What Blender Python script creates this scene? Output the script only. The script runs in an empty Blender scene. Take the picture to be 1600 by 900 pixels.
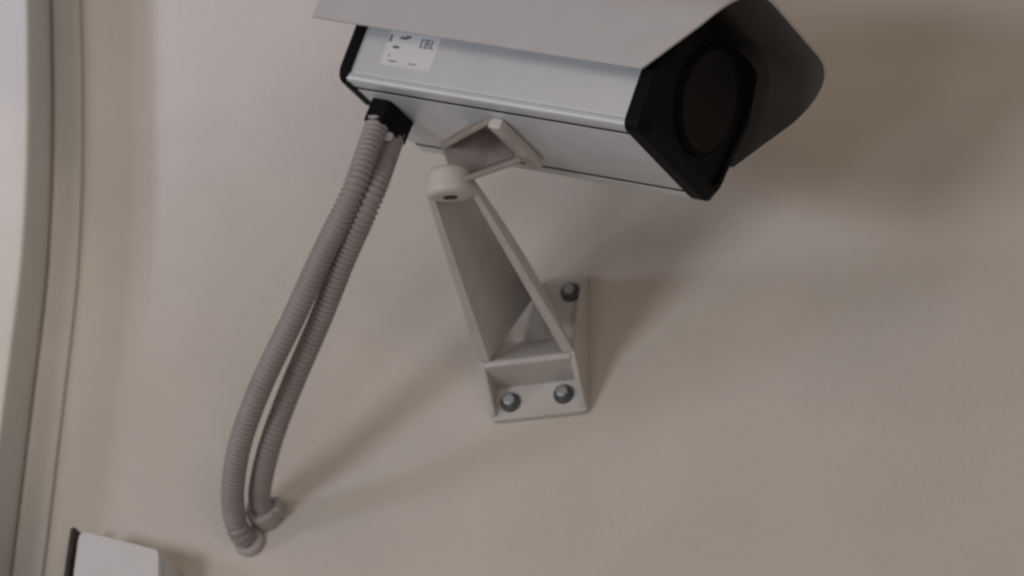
import bpy, bmesh, math, random
from mathutils import Vector, Matrix, Quaternion
S = bpy.context.scene
random.seed(4)
V = Vector

# ------------------------------------------------------------------ camera
# world: x along the wall, z up, the wall face is y = 0 and the room is y < 0
T = V((.962, -.115, -.253)).normalized()          # wall axes seen in camera space (right, down, forward)
UP = V((.045, -.898, .436)); UP = (UP - T * UP.dot(T)).normalized()
N = UP.cross(T)
if N.z > 0: N = -N
D = 3.0
FPX = 2136 * D                                    # focal length in photo pixels (1600 wide)
right = V((T.x, -N.x, UP.x)); down = V((T.y, -N.y, UP.y)); fwd = V((T.z, -N.z, UP.z))
def c2w(v): return right * v.x + down * v.y + fwd * v.z
def ray(px, py): return right * ((px - 800) / FPX) + down * ((py - 450) / FPX) + fwd
CAM = -ray(838, 575) * D                          # the bracket's rib is the origin
def P(px, py, d=0.0):                             # point seen at a photo pixel, d metres off the wall
    r = ray(px, py); k = (-d - CAM.y) / r.y
    return CAM + r * k
cd = bpy.data.cameras.new('camera'); cam = bpy.data.objects.new('camera', cd); S.collection.objects.link(cam)
cam.matrix_world = Matrix(((right.x, -down.x, -fwd.x, CAM.x), (right.y, -down.y, -fwd.y, CAM.y),
                           (right.z, -down.z, -fwd.z, CAM.z), (0, 0, 0, 1)))
cd.sensor_width = 36; cd.lens = 36 * FPX / 1600; cd.clip_start = .05; cd.clip_end = 60
cd.dof.use_dof = True; cd.dof.focus_distance = D - .30; cd.dof.aperture_fstop = 8
S.camera = cam

# ------------------------------------------------------------------ world, lamps, exposure
w = bpy.data.worlds.new('World'); S.world = w; w.use_nodes = True
w.node_tree.nodes['Background'].inputs[0].default_value = (1.0, .84, .70, 1)
w.node_tree.nodes['Background'].inputs[1].default_value = .115
def area(name, loc, target, size, power, col, spread=math.pi):
    l = bpy.data.lights.new(name, 'AREA'); l.shape = 'DISK'; l.size = size; l.energy = power; l.color = col
    l.spread = spread
    o = bpy.data.objects.new(name, l); S.collection.objects.link(o)
    o.location = loc; o.rotation_euler = (V(target) - V(loc)).to_track_quat('-Z', 'Y').to_euler()
    return o
def dirn(x, y, z, r): return V((x, y, z)).normalized() * r
area('cool_lamp', dirn(-.127, -.227, -.073, 3.2), (0, 0, 0), .70, 18, (.94, .965, 1))
area('low_lamp', dirn(-.036, -.227, -.10, 3.4), (0, 0, 0), .50, 3.5, (.95, .95, 1))
area('side_lamp', dirn(-.317, -.235, .0, 3.2), (0, 0, 0), .40, 8.5, (.86, .90, 1))
area('warm_lamp', (-.75, -2.5, .55), (0, 0, 0), 1.3, 4.5, (1, .82, .68))
area('right_fill', (1.3, -2.6, -.5), (0, 0, 0), 1.1, 6.5, (1, .83, .72))  # added fill for bounced light on faces turned right
def spot(name, loc, target, deg, blend, power, col, size):
    l = bpy.data.lights.new(name, 'SPOT'); l.energy = power; l.color = col; l.spot_size = math.radians(deg); l.spot_blend = blend
    l.shadow_soft_size = size
    o = bpy.data.objects.new(name, l); S.collection.objects.link(o)
    o.location = loc; o.rotation_euler = (V(target) - V(loc)).to_track_quat('-Z', 'Y').to_euler()
BC = P(-240, -90)
spot('added_blue_spot', BC + dirn(-.317, -.235, .05, 3.0), BC, 11.5, .18, 170, (.74, .75, 1), .12)  # unseen spot, added to tint the upper left wall blue
WC = P(-370, 560)
spot('added_warm_spot', WC + V((.25, -1.6, .2)), WC, 20.5, .3, 12, (1, .80, .64), .03)  # unseen spot, added to warm the strip beside the frame
S.view_settings.view_transform = 'Standard'; S.view_settings.look = 'None'
S.view_settings.exposure = 0; S.view_settings.gamma = 1
S.cycles.filter_width = 2.5
S.cycles.max_bounces = 6; S.cycles.use_denoising = True

# ------------------------------------------------------------------ materials
def mat(name, col, rough=.6, metal=0, noise=0, nscale=40, bump=0, bscale=300, spec=.5, coat=0):
    m = bpy.data.materials.new(name); m.use_nodes = True; nt = m.node_tree; b = nt.nodes['Principled BSDF']
    b.inputs['Base Color'].default_value = (*col, 1); b.inputs['Roughness'].default_value = rough
    b.inputs['Metallic'].default_value = metal; b.inputs['Specular IOR Level'].default_value = spec
    b.inputs['Coat Weight'].default_value = coat
    tc = nt.nodes.new('ShaderNodeTexCoord')
    if noise:
        n = nt.nodes.new('ShaderNodeTexNoise'); n.inputs['Scale'].default_value = nscale; n.inputs['Detail'].default_value = 5
        r = nt.nodes.new('ShaderNodeMapRange'); r.inputs['From Min'].default_value = .3; r.inputs['From Max'].default_value = .7
        r.inputs['To Min'].default_value = 1 - noise; r.inputs['To Max'].default_value = 1 + noise
        mx = nt.nodes.new('ShaderNodeMix'); mx.data_type = 'RGBA'; mx.blend_type = 'MULTIPLY'; mx.inputs[0].default_value = 1
        mx.inputs[6].default_value = (*col, 1)
        nt.links.new(tc.outputs['Object'], n.inputs['Vector']); nt.links.new(n.outputs['Fac'], r.inputs['Value'])
        nt.links.new(r.outputs[0], mx.inputs[7]); nt.links.new(mx.outputs[2], b.inputs['Base Color'])
    if bump:
        n2 = nt.nodes.new('ShaderNodeTexNoise'); n2.inputs['Scale'].default_value = bscale; n2.inputs['Detail'].default_value = 6
        bp = nt.nodes.new('ShaderNodeBump'); bp.inputs['Strength'].default_value = bump; bp.inputs['Distance'].default_value = .002
        nt.links.new(tc.outputs['Object'], n2.inputs['Vector']); nt.links.new(n2.outputs['Fac'], bp.inputs['Height'])
        nt.links.new(bp.outputs[0], b.inputs['Normal'])
    return m
M_wall = mat('cream_plaster', (.675, .622, .573), .85, noise=.05, nscale=9, bump=.25, bscale=180)
M_frame = mat('white_gloss_paint', (.72, .715, .70), .45, noise=.03, nscale=20, bump=.05, bscale=90)
M_box = mat('white_plastic', (.74, .74, .76), .45, noise=.02, nscale=60)
M_hood = mat('hood_paint', (.58, .57, .60), .5, noise=.03, nscale=30, bump=.08, bscale=700)
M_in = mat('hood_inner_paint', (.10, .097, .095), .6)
M_alu = mat('grey_paint', (.69, .72, .765), .36, metal=.25, noise=.03, nscale=35, bump=.02, bscale=600)
M_black = mat('black_plastic', (.006, .006, .008), .55, spec=.08, noise=.1, nscale=60, bump=.1, bscale=500)
M_face = mat('black_face', (.006, .006, .006), .6, spec=.04, noise=.1, nscale=60)
M_lens = mat('dark_glass', (.015, .0145, .0145), .4, spec=.04)
M_cast = mat('cast_grey_paint', (.62, .60, .575), .5, noise=.05, nscale=50, bump=.15, bscale=350)
M_bolt = mat('zinc_steel', (.42, .45, .48), .42, metal=.8, noise=.15, nscale=200)
M_dark = mat('dark_washer', (.10, .11, .125), .4, metal=.5)
M_plug = mat('green_plug', (.30, .34, .16), .6)
M_cast_shade = mat('cast_grey_shaded', (.33, .295, .28), .6, noise=.15, nscale=70, bump=.2, bscale=300)  # darker tone carries the shade inside the hollow knuckle
M_cond = mat('grey_pvc', (.33, .31, .31), .5, noise=.06, nscale=70)
M_clip = mat('clip_plastic', (.46, .43, .42), .55, noise=.05, nscale=90)
M_label = mat('label_paper', (.78, .79, .84), .5)
M_ink = mat('label_ink', (.16, .17, .22), .6)
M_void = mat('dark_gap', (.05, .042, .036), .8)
M_tan = mat('old_sealant', (.42, .31, .2), .7, noise=.1, nscale=90)

# ------------------------------------------------------------------ helpers
def obj(name, bm, m, parent=None, smooth=None, bevel=0, seg=2):
    bmesh.ops.recalc_face_normals(bm, faces=bm.faces[:])
    me = bpy.data.meshes.new(name); bm.to_mesh(me); bm.free(); me.materials.append(m)
    o = bpy.data.objects.new(name, me); S.collection.objects.link(o)
    if bevel:
        b = o.modifiers.new('bevel', 'BEVEL'); b.width = bevel; b.segments = seg; b.limit_method = 'ANGLE'; b.angle_limit = .5
    if smooth is not None:
        for p in me.polygons: p.use_smooth = True
        if smooth < 3: me.set_sharp_from_angle(angle=smooth)
    if parent: o.parent = parent
    return o
def tag(o, label, cat, group=None):
    o['label'] = label; o['category'] = cat
    if group: o['group'] = group
    return o
def empty(name, loc=(0, 0, 0), rot=None):
    o = bpy.data.objects.new(name, None); S.collection.objects.link(o); o.empty_display_size = .05
    mw = (rot.to_4x4() if rot else Matrix.Identity(4)); mw.translation = V(loc); o.matrix_world = mw
    return o
def prism(pts0, pts1, bm=None, caps=True):
    bm = bm or bmesh.new()
    a = [bm.verts.new(p) for p in pts0]; b = [bm.verts.new(p) for p in pts1]; n = len(a)
    for i in range(n): bm.faces.new((a[i], a[(i + 1) % n], b[(i + 1) % n], b[i]))
    if caps: bm.faces.new(a); bm.faces.new(b[::-1])
    return bm
def loft(rings, closed=True, caps=False, bm=None):
    bm = bm or bmesh.new(); vs = [[bm.verts.new(p) for p in r] for r in rings]; n = len(vs[0])
    for r0, r1 in zip(vs, vs[1:]):
        for i in range(n if closed else n - 1):
            bm.faces.new((r0[i], r0[(i + 1) % n], r1[(i + 1) % n], r1[i]))
    if caps: bm.faces.new(vs[0]); bm.faces.new(vs[-1][::-1])
    return bm
def cyl(bm, p0, p1, r0, r1=None, n=24, cap0=True, cap1=True):
    r1 = r0 if r1 is None else r1; p0, p1 = V(p0), V(p1); ax = (p1 - p0).normalized()
    s = ax.orthogonal().normalized(); t = ax.cross(s); A, B = [], []
    for i in range(n):
        q = 2 * math.pi * i / n; d = s * math.cos(q) + t * math.sin(q)
        A.append(bm.verts.new(p0 + d * r0)); B.append(bm.verts.new(p1 + d * r1))
    for i in range(n): bm.faces.new((A[i], A[(i + 1) % n], B[(i + 1) % n], B[i]))
    if cap0: bm.faces.new(A)
    if cap1: bm.faces.new(B)
    return bm
def box(bm, c, s):
    bmesh.ops.create_cube(bm, size=1, matrix=Matrix.Translation(c) @ Matrix.Diagonal((*s, 1)))
    return bm
def rounded(poly, r, n=5):                        # round the corners of a 2-D polygon
    out = []; k = len(poly)
    for i in range(k):
        p, a, b = V(poly[i]), V(poly[i - 1]), V(poly[(i + 1) % k]); rr = r[i] if isinstance(r, (list, tuple)) else r
        if rr <= 0: out.append(p); continue
        da, db = (a - p).normalized(), (b - p).normalized(); half = da.angle(db) / 2
        L = min(rr / math.tan(half), (a - p).length * .49, (b - p).length * .49)
        s, e = p + da * L, p + db * L
        for j in range(n + 1):
            t = j / n; out.append(s * (1 - t) ** 2 + p * 2 * t * (1 - t) + e * t * t)
    return out
def spline(pts, n):                               # Catmull-Rom through points
    out = []; q = [pts[0] * 2 - pts[1]] + pts + [pts[-1] * 2 - pts[-2]]
    for i in range(1, len(q) - 2):
        for j in range(n):
            t = j / n; a, b, c, d = q[i - 1:i + 3]
            out.append(.5 * ((2 * b) + (c - a) * t + (2 * a - 5 * b + 4 * c - d) * t * t + (3 * b - a - 3 * c + d) * t ** 3))
    out.append(pts[-1]); return out
def resample(pts, step):
    out = [pts[0]]; need = step
    for a, b in zip(pts, pts[1:]):
        L = (b - a).length; pos = 0
        while L - pos >= need:
            pos += need; out.append(a + (b - a) * (pos / L)); need = step
        need -= L - pos
    return out

# ------------------------------------------------------------------ the wall
bm = bmesh.new()
vs = [bm.verts.new(p) for p in ((-3, 0, -3), (3, 0, -3), (3, 0, 3), (-3, 0, 3))]; bm.faces.new(vs)
wall = obj('wall', bm, M_wall); wall['kind'] = 'structure'

# ------------------------------------------------------------------ moulded frame at the left
edge = [(-900, 124), (-400, 125), (-120, 126), (0, 127), (150, 130), (300, 129), (450, 121), (600, 104), (750, 86), (900, 68), (1150, 36), (1700, -40)]
path = [P(px, py) for py, px in edge]
path = spline(path, 4)
fr = empty('door_frame', (path[len(path) // 2].x, 0, path[len(path) // 2].z))
def strip(name, prof, m):                         # prof: (offset left of the edge, distance off the wall)
    bm = loft([[V((p.x - o, -d, p.z)) for o, d in prof] for p in path], closed=True, caps=True)
    o = obj(name, bm, m, smooth=.7); o.parent = fr; o.matrix_parent_inverse = fr.matrix_world.inverted(); return o
strip('casing_edge', rounded([(.0, .001), (.0, .004), (.0205, .0135), (.0215, .001)], [0, .005, .003, 0], 6), M_frame)
strip('casing_board', rounded([(.0220, .001), (.0218, .058), (.32, .055), (.32, .001)], [0, .004, 0, 0], 4), M_frame)
tag(fr, 'white painted moulded frame with a rounded outer edge running up the left edge of the wall', 'door frame')

# ------------------------------------------------------------------ white box low on the left
bx = P(190, 872)
e = empty('junction_box', (bx.x, 0, bx.z))
c = [P(123, 826, .045), P(249, 858, .045), P(249, 1020, .045), P(97, 1020, .045)]
front = [V((p.x, p.z)) for p in c]
fr2 = rounded(front, .006, 4)
bm = loft([[V((q.x, y, q.y)) for q in fr2] for y in (-.001, -.036)], caps=True)
o = obj('box_base', bm, M_box, smooth=.6); o.parent = e; o.matrix_parent_inverse = e.matrix_world.inverted()
cx = sum(p.x for p in front) / 4; cz = sum(p.y for p in front) / 4
ins = lambda k: [V((cx + (q.x - cx) * k, cz + (q.y - cz) * k)) for q in fr2]
bm = loft([[V((q.x, -.0375, q.y)) for q in ins(1.0)], [V((q.x, -.043, q.y)) for q in ins(1.0)], [V((q.x, -.045, q.y)) for q in ins(.975)]], caps=True)
o = obj('lid', bm, M_box, smooth=.6); o.parent = e; o.matrix_parent_inverse = e.matrix_world.inverted()
gk = [P(114, 830, .03), P(122, 827, .03), P(96, 1020, .03), P(87, 1020, .03)]  # dark strip standing in for the shade between box and frame
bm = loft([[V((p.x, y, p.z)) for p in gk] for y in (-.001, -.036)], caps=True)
o = obj('gap_shade', bm, M_void, bevel=.001); o.parent = e; o.matrix_parent_inverse = e.matrix_world.inverted()
tag(e, 'small white plastic box fixed to the wall beside the moulded frame', 'junction box')

# ------------------------------------------------------------------ security camera
U_ = c2w(V((.448, .412, .793))).normalized(); W_ = c2w(V((.828, .168, -.533)))
W_ = (W_ - U_ * W_.dot(U_)).normalized(); V_ = W_.cross(U_)
if V_.z < 0: V_ = -V_
q = .0403                                          # one unit of the housing
rot = Matrix((-U_, W_, V_)).transposed()
CORNER = P(979, 190, .30)                          # lower near front corner of the grey body
HW = 1.41 * q                                      # half width of the body's floor
base = CORNER + U_ * HW
sc = empty('security_camera', base, rot)
# local: x towards the viewer's side, y forward, z up, origin at the floor's front centre
def L(a, b, cc): return V((HW - a * q, cc * q, b * q))
WD = HW * 2 / q
Lb = 5.72
k = .05
def sec(g=0.0):                                    # body section, g grows it
    return [(-g, -g), (WD + g, -g), (WD + k * 1.6 + g, 1.6), (WD - .25 + g, 2.35 + g), (.25 - g, 2.35 + g), (-k * 1.6 - g, 1.6)]
prof = rounded(sec(), [.11, .11, .2, .3, .3, .2], 5)
bm = loft([[L(p.x, p.y, y) for p in prof] for y in (-Lb, 0)], caps=True)
obj('housing', bm, M_alu, sc, smooth=.6)
# extruded edge rails and the groove beside them on the floor
def bar(name, a0, a1, b0, b1, y0, y1, m, par, bev=.0006):
    bm = bmesh.new(); p = [L(a0, b0, y0), L(a1, b1, y1)]
    box(bm, (p[0] + p[1]) / 2, [abs(x) for x in (p[1] - p[0])]); return obj(name, bm, m, par, smooth=.6, bevel=bev)
for a0, a1 in ((-.03, .26), (WD - .26, WD + .03)):
    bm = loft([[L(p.x, p.y, y) for p in rounded([(a0, .06), (a0, -.085), (a1, -.085), (a1, .06)], [.03, .09, .02, 0] if a0 < .1 else [0, .02, .09, .03], 4)] for y in (-Lb, 0)], caps=True)
    obj('edge_rail', bm, M_alu, sc, smooth=.6)
bm = loft([[L(p.x, p.y, y) for p in rounded([(.35, .02), (.35, -.085), (WD - .35, -.085), (WD - .35, .02)], [0, .02, .02, 0], 3)] for y in (-Lb - .05, -.01)], caps=True)
obj('floor_panel', bm, M_alu, sc, smooth=.6)
for a0, a1 in ((.262, .348), (WD - .348, WD - .262)):
    bar('groove_shade', a0, a1, -.079, .01, -Lb + .01, -.01, M_black, sc, 0)  # black strips put the groove's shade into the colour
# black front bezel
bz = [(-.07, -.13), (WD + .07, -.13), (WD + .20, 1.5), (WD - .1, 2.42), (.1, 2.42), (-.20, 1.5)]
rb = [.22, .32, .2, .3, .3, .2]
o1 = rounded(bz, rb, 5)
cxx = WD / 2; czz = 1.2
sh = lambda pr, kx, kz: [V((cxx + (p.x - cxx) * kx, czz + (p.y - czz) * kz)) for p in pr]
bm = loft([[L(p.x, p.y, .001) for p in o1], [L(p.x, p.y, .26) for p in o1], [L(p.x, p.y, .42) for p in sh(o1, .90, .90)], [L(p.x, p.y, .42) for p in sh(o1, .84, .84)],
           [L(p.x, p.y, .34) for p in sh(o1, .83, .83)]], caps=True)
bezel = obj('front_bezel', bm, M_black, sc, smooth=.6)
bm = bmesh.new(); cyl(bm, L(cxx + .08, czz, .335), L(cxx + .08, czz, .40), .98 * q, .95 * q, 48)
obj('window_ring', bm, M_face, sc, smooth=.6)
bm = bmesh.new(); cyl(bm, L(cxx + .08, czz, .39), L(cxx + .08, czz, .43), .88 * q, .86 * q, 48)
obj('window', bm, M_lens, sc, smooth=.6)
# black rear cap
o2 = rounded([(-.07, -.10), (1.0, -.10), (1.25, .12), (WD - .05, .12), (WD + .14, 1.5), (WD - .1, 2.42), (.1, 2.42), (-.14, 1.5)], [.22, .05, .05, .2, .2, .3, .3, .2], 5)
bm = loft([[L(p.x, p.y, y) for p in pr] for pr, y in ((o2, -Lb + .02), (o2, -Lb - .16), (sh(o2, .93, .93), -Lb - .26))], caps=True)
rear = obj('rear_cap', bm, M_black, sc, smooth=.6)
# sun hood: bent sheet with a raked front edge
def hoodprof(g):
    pts = rounded([(-.42 - g, .80), (-.42 - g, 2.72 + g), (WD + .54 + g, 2.74 + g), (WD + .54 + g, .80)], [0, .95, .95, 0], 10)
    return pts
po, pi = hoodprof(0), hoodprof(-.05)
def rake(b): return .16 + 1.38 * max(0, min(1, (b - .8) / 1.9)) ** .8
YR = -Lb - .90
ring0 = [(p, YR) for p in po] + [(p, YR) for p in reversed(pi)]
n = len(po)
bm = bmesh.new()
ofr = [bm.verts.new(L(p.x, p.y, rake(p.y))) for p in po]; ore = [bm.verts.new(L(p.x, p.y, YR)) for p in po]
for i in range(n - 1): bm.faces.new((ofr[i], ofr[i + 1], ore[i + 1], ore[i]))
ifr = [bm.verts.new(L(p.x, p.y, rake(p.y))) for p in pi]; ire = [bm.verts.new(L(p.x, p.y, YR)) for p in pi]
fin = []
for i in range(n - 1):
    fin.append(bm.faces.new((ifr[i], ire[i], ire[i + 1], ifr[i + 1])))
    bm.faces.new((ofr[i], ifr[i], ifr[i + 1], ofr[i + 1])); bm.faces.new((ore[i], ore[i + 1], ire[i + 1], ire[i]))
for i in (0, n - 1): bm.faces.new((ofr[i], ore[i], ire[i], ifr[i]))
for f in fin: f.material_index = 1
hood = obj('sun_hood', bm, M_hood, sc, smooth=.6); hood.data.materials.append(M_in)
# label on the near side
def side(y, b, lift=.012):                          # point on the near side wall
    return L(-k * b - lift, b, y)
def patch(name, y0, y1, b0, b1, m, par, lift, th=.004):
    bm = prism([side(y0, b0, lift), side(y1, b0, lift), side(y1, b1, lift), side(y0, b1, lift)],
               [side(y0, b0, lift + th), side(y1, b0, lift + th), side(y1, b1, lift + th), side(y0, b1, lift + th)])
    return obj(name, bm, m, par)
lab = patch('label_sticker', -5.18, -4.12, .30, .93, M_label, sc, .001)
marks = [(-5.16, -5.11, .73, .86), (-4.95, -4.80, .80, .85), (-4.84, -4.73, .83, .88), (-5.03, -4.90, .62, .67), (-5.06, -5.03, .46, .50), (-5.02, -4.86, .37, .395),
         (-4.60, -4.44, .37, .39)]
for y0, y1, b0, b1 in marks: patch('print_mark', y0, y1, b0, b1, M_ink, lab, .0055, .001)
# the larger printed characters at the label's upper corner
bm = bmesh.new()
def stroke(y0, y1, b0, b1):
    l, t = .0055, .001
    prism([side(y0, b0, l), side(y1, b0, l), side(y1, b1, l), side(y0, b1, l)], [side(y0, b0, l + t), side(y1, b0, l + t), side(y1, b1, l + t), side(y0, b1, l + t)], bm)
for s_ in ((-4.50, -4.47, .70, .86), (-4.47, -4.43, .84, .865), (-4.47, -4.43, .695, .72), (-4.41, -4.38, .70, .86), (-4.38, -4.33, .84, .865), (-4.38, -4.33, .77, .795), (-4.38, -4.33, .695, .72), (-4.345, -4.32, .72, .85),
           (-4.29, -4.26, .70, .86), (-4.26, -4.22, .695, .72)):
    stroke(*s_)
obj('print_mark', bm, M_ink, lab)
# cable gland block under the rear
bm = bmesh.new()
gl = rounded([(.62, -Lb + .16), (1.52, -Lb + .16), (1.52, -Lb + .58), (.62, -Lb + .58)], .08, 4)
bm = loft([[L(p.x, -.06, p.y) for p in gl], [L(p.x, -.52, p.y) for p in gl]], caps=True)
gland = obj('gland_block', bm, M_black, sc, smooth=.6, bevel=.001)

# ------------------------------------------------------------------ wall bracket
PX0 = P(770, 665); PX1 = P(921, 645); PZ1 = P(938, 430)
hw = (PX1.x - PX0.x) / 2; mx = (PX1.x + PX0.x) / 2; z0 = (PX0.z + PX1.z) / 2; z1 = PZ1.z
br = empty('wall_bracket', (mx, 0, 0))
def inbr(o): o.parent = br; o.matrix_parent_inverse = br.matrix_world.inverted(); return o
def B(x, d, z): return V((mx + x, -d, z))
pl = rounded([V((-hw, z0)), V((hw, z0)), V((hw, z1)), V((-hw, z1))], .004, 3)
bm = loft([[B(p.x, y, p.y) for p in pl] for y in (.0005, .006)], caps=True)
inbr(obj('base_plate', bm, M_cast, bevel=.0008))
TH = .004; AD = .040; AZ = -.010
for s in (-1, 1):                                   # triangular gussets along both sides of the plate
    pts = [(.0062, z1 - .002), (AD, AZ), (.0085, z0 + .003), (.0062, z0 + .003)]
    bm = prism([B(s * (hw - .0005), d, z) for d, z in pts], [B(s * (hw - .0005 - TH), d, z) for d, z in pts])
    inbr(obj('gusset', bm, M_cast, bevel=.0008))
# cross rib between the gusset tips, and the sloping floor behind it
bm = prism([B(-hw + TH, AD - .001, AZ), B(-hw + TH, AD - .001, AZ - .004), B(-hw + TH, .0062, AZ - .006), B(-hw + TH, .0062, AZ + .030)],
           [B(hw - TH, AD - .001, AZ), B(hw - TH, AD - .001, AZ - .004), B(hw - TH, .0062, AZ - .006), B(hw - TH, .0062, AZ + .030)])
inbr(obj('cross_rib', bm, M_cast, bevel=.0008))
# arm: channel of V section at the wall, rounder at the tip
TIP = P(703, 297, .228)
def arm_sec(t, inner):
    # open lower edges run from the gusset tips to the tip; the ridge from the top of the plate to above the tip
    tipx = TIP.x - mx; tr = .0172
    e0 = V((hw - .001, AD, AZ)); r0 = V((0, .0062, z1 - .004))
    off = .0078 - .0035 * t if inner else 0
    lx = (1 - t) * (e0.x) + t * tr - off
    cx = t * tipx
    d = (1 - t) * AD + t * (-TIP.y); z = (1 - t) * AZ + t * TIP.z
    rd = (1 - t) * r0.y + t * (-TIP.y - .006); rz = (1 - t) * r0.z + t * (TIP.z + .020)
    pts = []
    m = 14
    pw = 1.05 + .95 * t                              # V at the wall, round at the tip
    for i in range(m + 1):
        a = math.pi * i / m
        x = -math.cos(a); h = math.sin(a)
        xx = math.copysign(abs(x) ** (2 / pw), x); hh = abs(h) ** (2 / pw)
        dd = d + (rd - d) * hh * (1 if not inner else .87); zz = z + (rz - z) * hh * (1 if not inner else .87)
        pts.append(B(cx + xx * lx, dd, zz))
    return pts
bm = bmesh.new(); ts = [i / 12 for i in range(13)]
O = [[bm.verts.new(p) for p in arm_sec(t, False)] for t in ts]; I = [[bm.verts.new(p) for p in arm_sec(t, True)] for t in ts]
m = len(O[0])
for a, b in zip(O, O[1:]):
    for i in range(m - 1): bm.faces.new((a[i], a[i + 1], b[i + 1], b[i]))
for a, b in zip(I, I[1:]):
    for i in range(m - 1): bm.faces.new((a[i], b[i], b[i + 1], a[i + 1]))
for i in range(len(ts) - 1):
    for j in (0, m - 1): bm.faces.new((O[i][j], O[i + 1][j], I[i + 1][j], I[i][j]))
for s_ in (0, -1):
    for i in range(m - 1): bm.faces.new((O[s_][i], O[s_][i + 1], I[s_][i + 1], I[s_][i]))
inbr(obj('arm', bm, M_cast, smooth=.7))
# rounded tip boss with its screw hole
axis = V((0, -.25, 1)).normalized()
tp = V(TIP)
bm = bmesh.new(); cyl(bm, tp - axis * .005, tp + axis * .016, .0178, .0138, 32)
inbr(obj('tip_boss', bm, M_cast, smooth=.9, bevel=.005, seg=4))
bm = bmesh.new(); cyl(bm, tp - axis * .0056, tp + axis * .0, .0050, None, 20)
inbr(obj('pivot_screw', bm, M_void, smooth=.7))
# swivel knuckle: a collar on the boss and a hollow channel up to the housing floor
att = sc.matrix_world @ L(WD / 2 - .1, -.09, -3.05)
kb = tp + axis * .0150
col_top = kb + axis * .006
def hs(p, d_, up_, side_, wd, ht, th):             # U section: open towards -up_
    o_ = [p - side_ * wd - up_ * ht, p - side_ * wd, p + side_ * wd, p + side_ * wd - up_ * ht]
    i_ = [p + side_ * (wd - th) - up_ * ht, p + side_ * (wd - th) - up_ * th, p - side_ * (wd - th) - up_ * th, p - side_ * (wd - th) - up_ * ht]
    return o_ + i_
ax = (att - col_top).normalized()
opn = (CAM - att).normalized() + V((.15, 0, -.05)); opn = (opn - ax * opn.dot(ax)).normalized()
side_ = ax.cross(opn).normalized(); up_ = -opn
s0 = hs(kb + axis * .004 + up_ * .013, ax, up_, side_, .0150, .030, .004)
s1 = hs(att + up_ * .012, ax, up_, side_, .0190, .038, .004)
bm = loft([s0, s1], caps=True)
inbr(obj('knuckle_channel', bm, M_cast_shade, bevel=.0012))
# mounting foot lying under the housing floor
fa = [L(WD / 2 + x, -.09, y) for x, y in ((-.85, -3.0), (.75, -3.0), (.75, -2.74), (-.85, -2.74))]
fb = [p - V((0, 0, .008)) for p in fa]
bm = prism([sc.matrix_world @ p for p in fa], [sc.matrix_world @ p for p in fb])
inbr(obj('mounting_foot', bm, M_cast, bevel=.0015))
# bolts
def bolt(px, py, d):
    c_ = P(px, py, d); bm = bmesh.new()
    cyl(bm, (c_.x, -d, c_.z), (c_.x, -d - .0022, c_.z), .0078, .0072, 20)
    wsh = inbr(obj('washer', bm, M_dark, smooth=.6))
    bm = bmesh.new(); cyl(bm, (c_.x, -d - .0022, c_.z), (c_.x, -d - .0072, c_.z), .0052, .0045, 6)
    hd = obj('bolt_head', bm, M_bolt, bevel=.0006); hd.parent = wsh
bolt(798, 629, .0061); bolt(881, 616, .0061); bolt(892, 457, .0061)
tag(br, 'grey cast metal bracket arm bolted to the wall under the security camera', 'wall bracket')
tag(sc, 'grey security camera with a pale sun hood and black front window', 'security camera')

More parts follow.
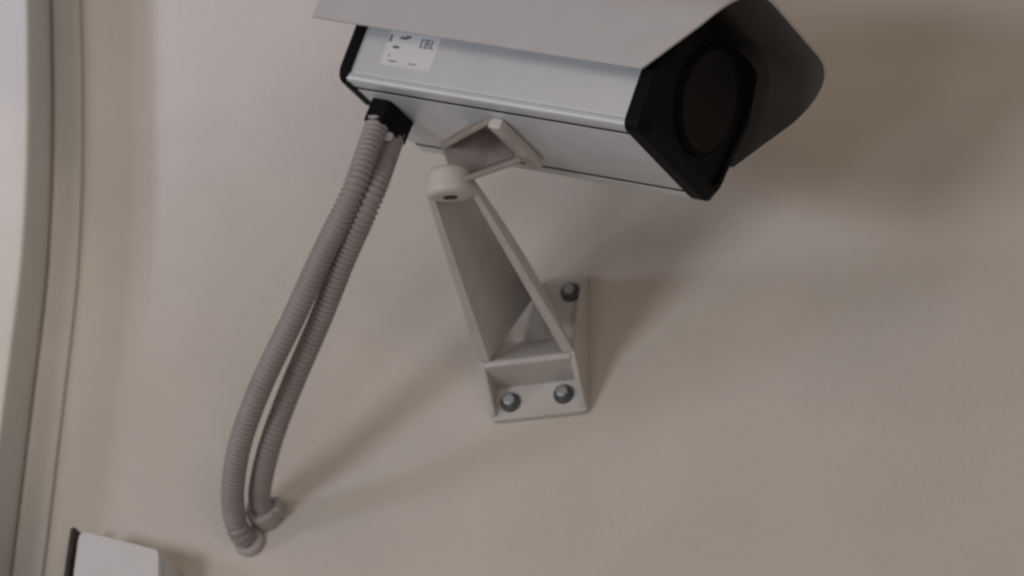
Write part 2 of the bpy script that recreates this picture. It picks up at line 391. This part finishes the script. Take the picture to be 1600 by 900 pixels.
# ------------------------------------------------------------------ corrugated conduits
def conduit(pts, r, label):
    path = resample(spline(pts, 24), .00085)
    bm = bmesh.new(); rings = []; prev = None; ns = 20
    for i, p in enumerate(path):
        tg = (path[min(i + 1, len(path) - 1)] - path[max(i - 1, 0)]).normalized()
        s = (prev - tg * prev.dot(tg)).normalized() if prev else tg.orthogonal().normalized()
        prev = s; t = tg.cross(s)
        ph = i % 5; rr = r * (1.0 if ph in (0, 1) else .92 if ph in (2, 4) else .78)
        rings.append([p + (s * math.cos(2 * math.pi * j / ns) + t * math.sin(2 * math.pi * j / ns)) * rr for j in range(ns)])
    loft(rings, caps=True, bm=bm)
    o = obj('conduit', bm, M_cond, smooth=3.2)
    return tag(o, label, 'conduit', 'corrugated conduits below the camera')
def PP(l): return [P(*a) for a in l]
g1 = sc.matrix_world @ L(.80, -.44, -Lb + .36); g2 = sc.matrix_world @ L(1.34, -.44, -Lb + .38)
conduit([g1] + PP([(551, 300, .235), (503, 400, .205), (457, 500, .17), (409, 600, .13), (376, 690, .09), (364, 760, .052), (366, 805, .026), (375, 833, .014), (392, 848, -.004)]), .0086,
        'outer corrugated grey conduit bowing furthest left below the camera')
conduit([g2] + PP([(580, 310, .225), (540, 400, .195), (500, 500, .155), (455, 605, .11), (422, 695, .075), (406, 765, .034), (409, 792, .014), (417, 805, -.004)]), .0084,
        'inner corrugated grey conduit on the bracket side, ending at the clip')
bm = bmesh.new(); pn = P(607, 211, -g2.y + .012); cyl(bm, pn, pn + V((.001, -.004, -.004)), .0036, .003, 12)  # small pale stub beside the gland block
o = obj('pale_stub', bm, M_label, smooth=.6); o.parent = sc; o.matrix_parent_inverse = sc.matrix_world.inverted()
ce = empty('conduit_clip', P(432, 806))
def ince(o): o.parent = ce; o.matrix_parent_inverse = ce.matrix_world.inverted(); return o
c0 = P(417, 806); bm = bmesh.new()
cyl(bm, c0 + V((0, -.0005, 0)), c0 + V((0, -.016, 0)), .0132, .0115, 24)
ince(obj('collar', bm, M_clip, smooth=.6, bevel=.002))
c1 = P(434, 800); bm = bmesh.new(); box(bm, c1 + V((0, -.008, 0)), (.013, .015, .012)); ince(obj('clip_ear', bm, M_clip, bevel=.002))
bm = bmesh.new(); cyl(bm, c1 + V((.001, -.0152, 0)), c1 + V((.001, -.0175, 0)), .003, .0026, 12); ince(obj('screw_head', bm, M_bolt, smooth=.6))
tag(ce, 'small grey clip holding the conduit end against the wall', 'cable clip')
ww = P(391, 848); bm = bmesh.new(); cyl(bm, ww + V((0, -.0005, 0)), ww + V((0, -.006, 0)), .0118, .0108, 24)
o = obj('wall_grommet', bm, M_clip, smooth=.6, bevel=.0015); tag(o, 'grey collar where the outer conduit enters the wall', 'grommet')
